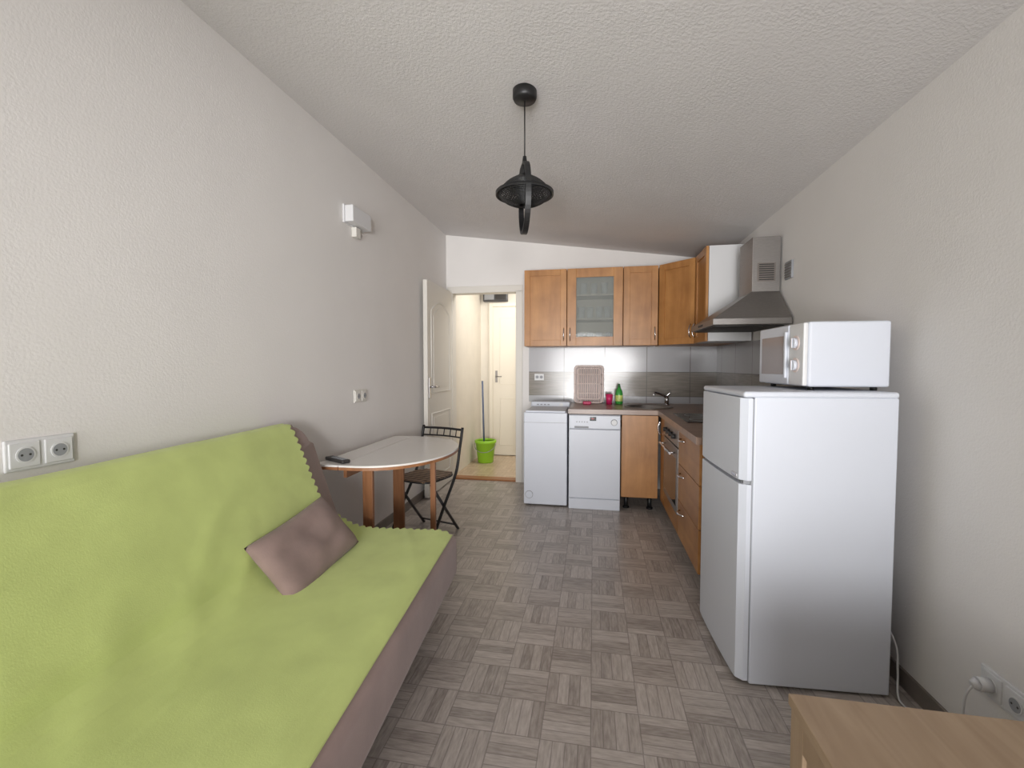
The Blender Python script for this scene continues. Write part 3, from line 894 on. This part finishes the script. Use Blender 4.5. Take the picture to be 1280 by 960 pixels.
MB().lathe([(0, .168), (.015, .168), (.013, .188), (.006, .2), (0, .2)], (0, 0, 0), M_soapcap, 16).obj('cap', e)

# ---------------------------------------------------------------- refrigerator
e = root('refrigerator', (.553, 1.828, 0), 'white two-door top-freezer refrigerator', 'refrigerator', 3.0)
D, Wf, Hf = .548, .52, 1.152
MB().box((.05, 0, .012), (D, Wf, Hf - .022), M_white, .005, 3).obj('body', e)
MB().box((.010, -.002, Hf - .024), (D + .002, Wf + .002, Hf), M_white, .011, 4).obj('top_panel', e)
MB().box((.044, .006, .02), (.051, Wf - .006, Hf - .03), M_seal).obj('door_seal', e)
def fdoor(z0, z1, name):
    pts = []
    n = 24
    pts.append((.044, .001))
    for i in range(n + 1):
        t = i / n; y = .001 + (Wf - .002) * t
        bx = .006 - .006 * (1 - (2 * t - 1) ** 2)
        ed = min(t, 1 - t) * Wf
        rr_ = .022
        if ed < rr_: bx += rr_ - math.sqrt(max(0, rr_ ** 2 - (rr_ - ed) ** 2))
        pts.append((bx, y))
    pts.append((.044, Wf - .001))
    q = [pts[0]]
    for p in pts[1:]:
        if (Vector(p) - Vector(q[-1])).length > .001: q.append(p)
    return MB().prism([(x, y, z0) for x, y in q], (0, 0, z1 - z0), M_white, .004, 2).obj(name, e)
fdoor(.808, 1.127, 'freezer_door')
fdoor(.022, .794, 'refrigerator_door')
MB().box((.020, .014, .794), (.044, Wf - .014, .808), M_seal).obj('handle_recess', e)
MB().box((-.001, .035, .815), (.012, .085, .830), M_chrome, .002).obj('badge', e)
for x in (.08, D - .05):
    for y in (.05, Wf - .05):
        MB().cyl((x, y, 0), (x, y, .015), .018, M_dark).obj('foot', e)

# microwave
e = root('microwave_oven', (.812, 1.945, Hf), 'white microwave oven with two dials standing on the refrigerator', 'microwave', 2.5)
MB().box((.02, 0, .014), (.315, .42, .272), M_white, .010, 4).obj('body', e)
dr = MB().box((0, .125, .018), (.02, .418, .268), M_white, .006).obj('door', e)
MB().box((-.002, .165, .06), (.002, .385, .225), M_mwin, .001).obj('window', dr)
MB().box((-.010, .130, .045), (.001, .146, .24), M_white, .004).obj('handle', dr)
MB().box((.002, .002, .018), (.02, .122, .268), M_whiteplastic, .005).obj('control_panel', e)
for z in (.10, .19):
    mb = MB().cyl((.002, .062, z), (-.001, .062, z), .03, M_rack).cyl((-.001, .062, z), (-.014, .062, z), .021, M_white)
    mb.box((-.018, .058, z - .02), (-.012, .066, z + .02), M_white, .001)
    mb.obj('dial', e)
for x in (.05, .28):
    for y in (.04, .38):
        MB().cyl((x, y, 0), (x, y, .015), .012, M_black, seg=12).obj('foot', e)

# ---------------------------------------------------------------- low oak cabinet
e = root('low_cabinet', (.450, 1.095, 0), 'light oak low sideboard with framed doors against the wall', 'cabinet', -90)
Lc, Dc, Hc = 1.3, .725, .50
MB().box((0, -.005, Hc - .025), (Lc, Dc, Hc), M_lwood, .002).obj('top_panel', e)
MB().box((.002, .02, 0), (.02, Dc, Hc - .025), M_lwoodz).box((Lc - .02, .02, 0), (Lc - .002, Dc, Hc - .025), M_lwoodz).box((.02, .02, .05), (Lc - .02, Dc, .07), M_lwoodz).box((.02, Dc - .01, .07), (Lc - .02, Dc, Hc - .025), M_lwoodz).box((.02, .03, 0), (Lc - .02, .045, .05), M_lwoodz).obj('body', e)
for i in range(2):
    shaker(MB(), .004 + i * .648, .646 + i * .648, .05, Hc - .03, M_lwoodz, fr=.06).obj('door', e)

# ---------------------------------------------------------------- bucket and mop
e = root('mop_bucket', (-1.37, 5.62, 0), 'lime green plastic bucket in the hallway', 'bucket')
MB().lathe([(0, 0), (.095, 0), (.10, .01), (.128, .25), (.138, .255), (.138, .27), (.126, .27), (.096, .012), (0, .01)], (0, 0, 0), M_lime, 36).obj('bucket_body', e)
MB().lathe([(.139, .255), (.141, .258), (.141, .285), (.12, .29), (.12, .27)], (0, 0, 0), M_lime, 36).obj('rim', e)
MB().sweep([(.14 * math.cos(a), .14 * math.sin(a) * .9 - .005, .245 + .10 * math.sin(a)) for a in [math.pi * i / 16 + math.pi for i in range(17)]], .004, M_seal, 6).obj('handle', e)
e = root('mop', (-1.385, 5.62, .012), 'mop with blue-grey handle standing in the bucket', 'mop')
MB().cyl((0, 0, .02), (-.03, .02, 1.04), .012, M_blue, seg=12).obj('pole', e)
MB().lathe([(0, 0), (.05, 0), (.06, .03), (.03, .09), (.014, .12), (0, .12)], (0, 0, 0), M_cloth, 16).obj('mop_head', e)

# ---------------------------------------------------------------- light
wd = bpy.data.worlds.new('World'); scene.world = wd; wd.use_nodes = True
nt = wd.node_tree; bg = nt.nodes['Background']
bg.inputs[0].default_value = (0.87, 0.92, 1.0, 1); bg.inputs[1].default_value = 1.15
def area(name, loc, target, sx, sy, power, col=(1, 1, 1)):
    l = bpy.data.lights.new(name, 'AREA'); l.shape = 'RECTANGLE'; l.size = sx; l.size_y = sy; l.energy = power; l.color = col
    ob = bpy.data.objects.new(name, l); COL.objects.link(ob); ob.location = loc
    ob.rotation_euler = (Vector(target) - Vector(loc)).to_track_quat('-Z', 'Y').to_euler()
    return ob
area('daylight_window', (-.18, YN - .2, 1.1), (-.18, 5, 1.15), 2.3, 2.1, 73, (1, .99, .985))
area('ceiling_fill', (-.18, YN - .5, .25), (-.18, 1.5, 2.6), 2.2, .8, 20, (1, .99, .98))  # added lamp outside the opening, tilted up to brighten the ceiling
area('hall_fill', (-.6, 5.3, 2.4), (-1.1, 5.6, 0), .8, .8, 16, (1, .985, .965))  # added fill lamp below the hallway ceiling, lights the enclosed hall
def spot(name, loc, target, energy, size, blend, rad, col):
    sl = bpy.data.lights.new(name, 'SPOT'); sl.energy = energy; sl.spot_size = math.radians(size); sl.spot_blend = blend
    sl.shadow_soft_size = rad; sl.color = col
    so = bpy.data.objects.new(name, sl); COL.objects.link(so); so.location = loc
    so.rotation_euler = (Vector(target) - Vector(loc)).to_track_quat('-Z', 'Y').to_euler()
# added fill spots behind the camera, lifting far end, left wall and ceiling
spot('fill_spot_far', (-.2, -3.0, 1.2), (-.2, 4.7, 1.1), 430, 46, 1.0, 0.9, (1, .99, .985))
spot('fill_spot_left', (.75, -3.0, 1.3), (-1.58, 3.3, 1.55), 560, 40, 1.0, 0.4, (1, .985, .985))
spot('fill_spot_ceiling', (-.2, -3.0, .45), (.2, 3.6, 2.5), 430, 42, 1.0, 0.4, (1, .99, .985))

# ---------------------------------------------------------------- camera
cam = bpy.data.cameras.new('Camera'); co = bpy.data.objects.new('Camera', cam); COL.objects.link(co)
co.location = (0, 0, 1.25)
co.rotation_euler = (math.radians(90 - 2.35), 0, math.radians(10.3))
cam.sensor_width = 36; cam.lens = 15.75; cam.clip_start = .03
scene.camera = co
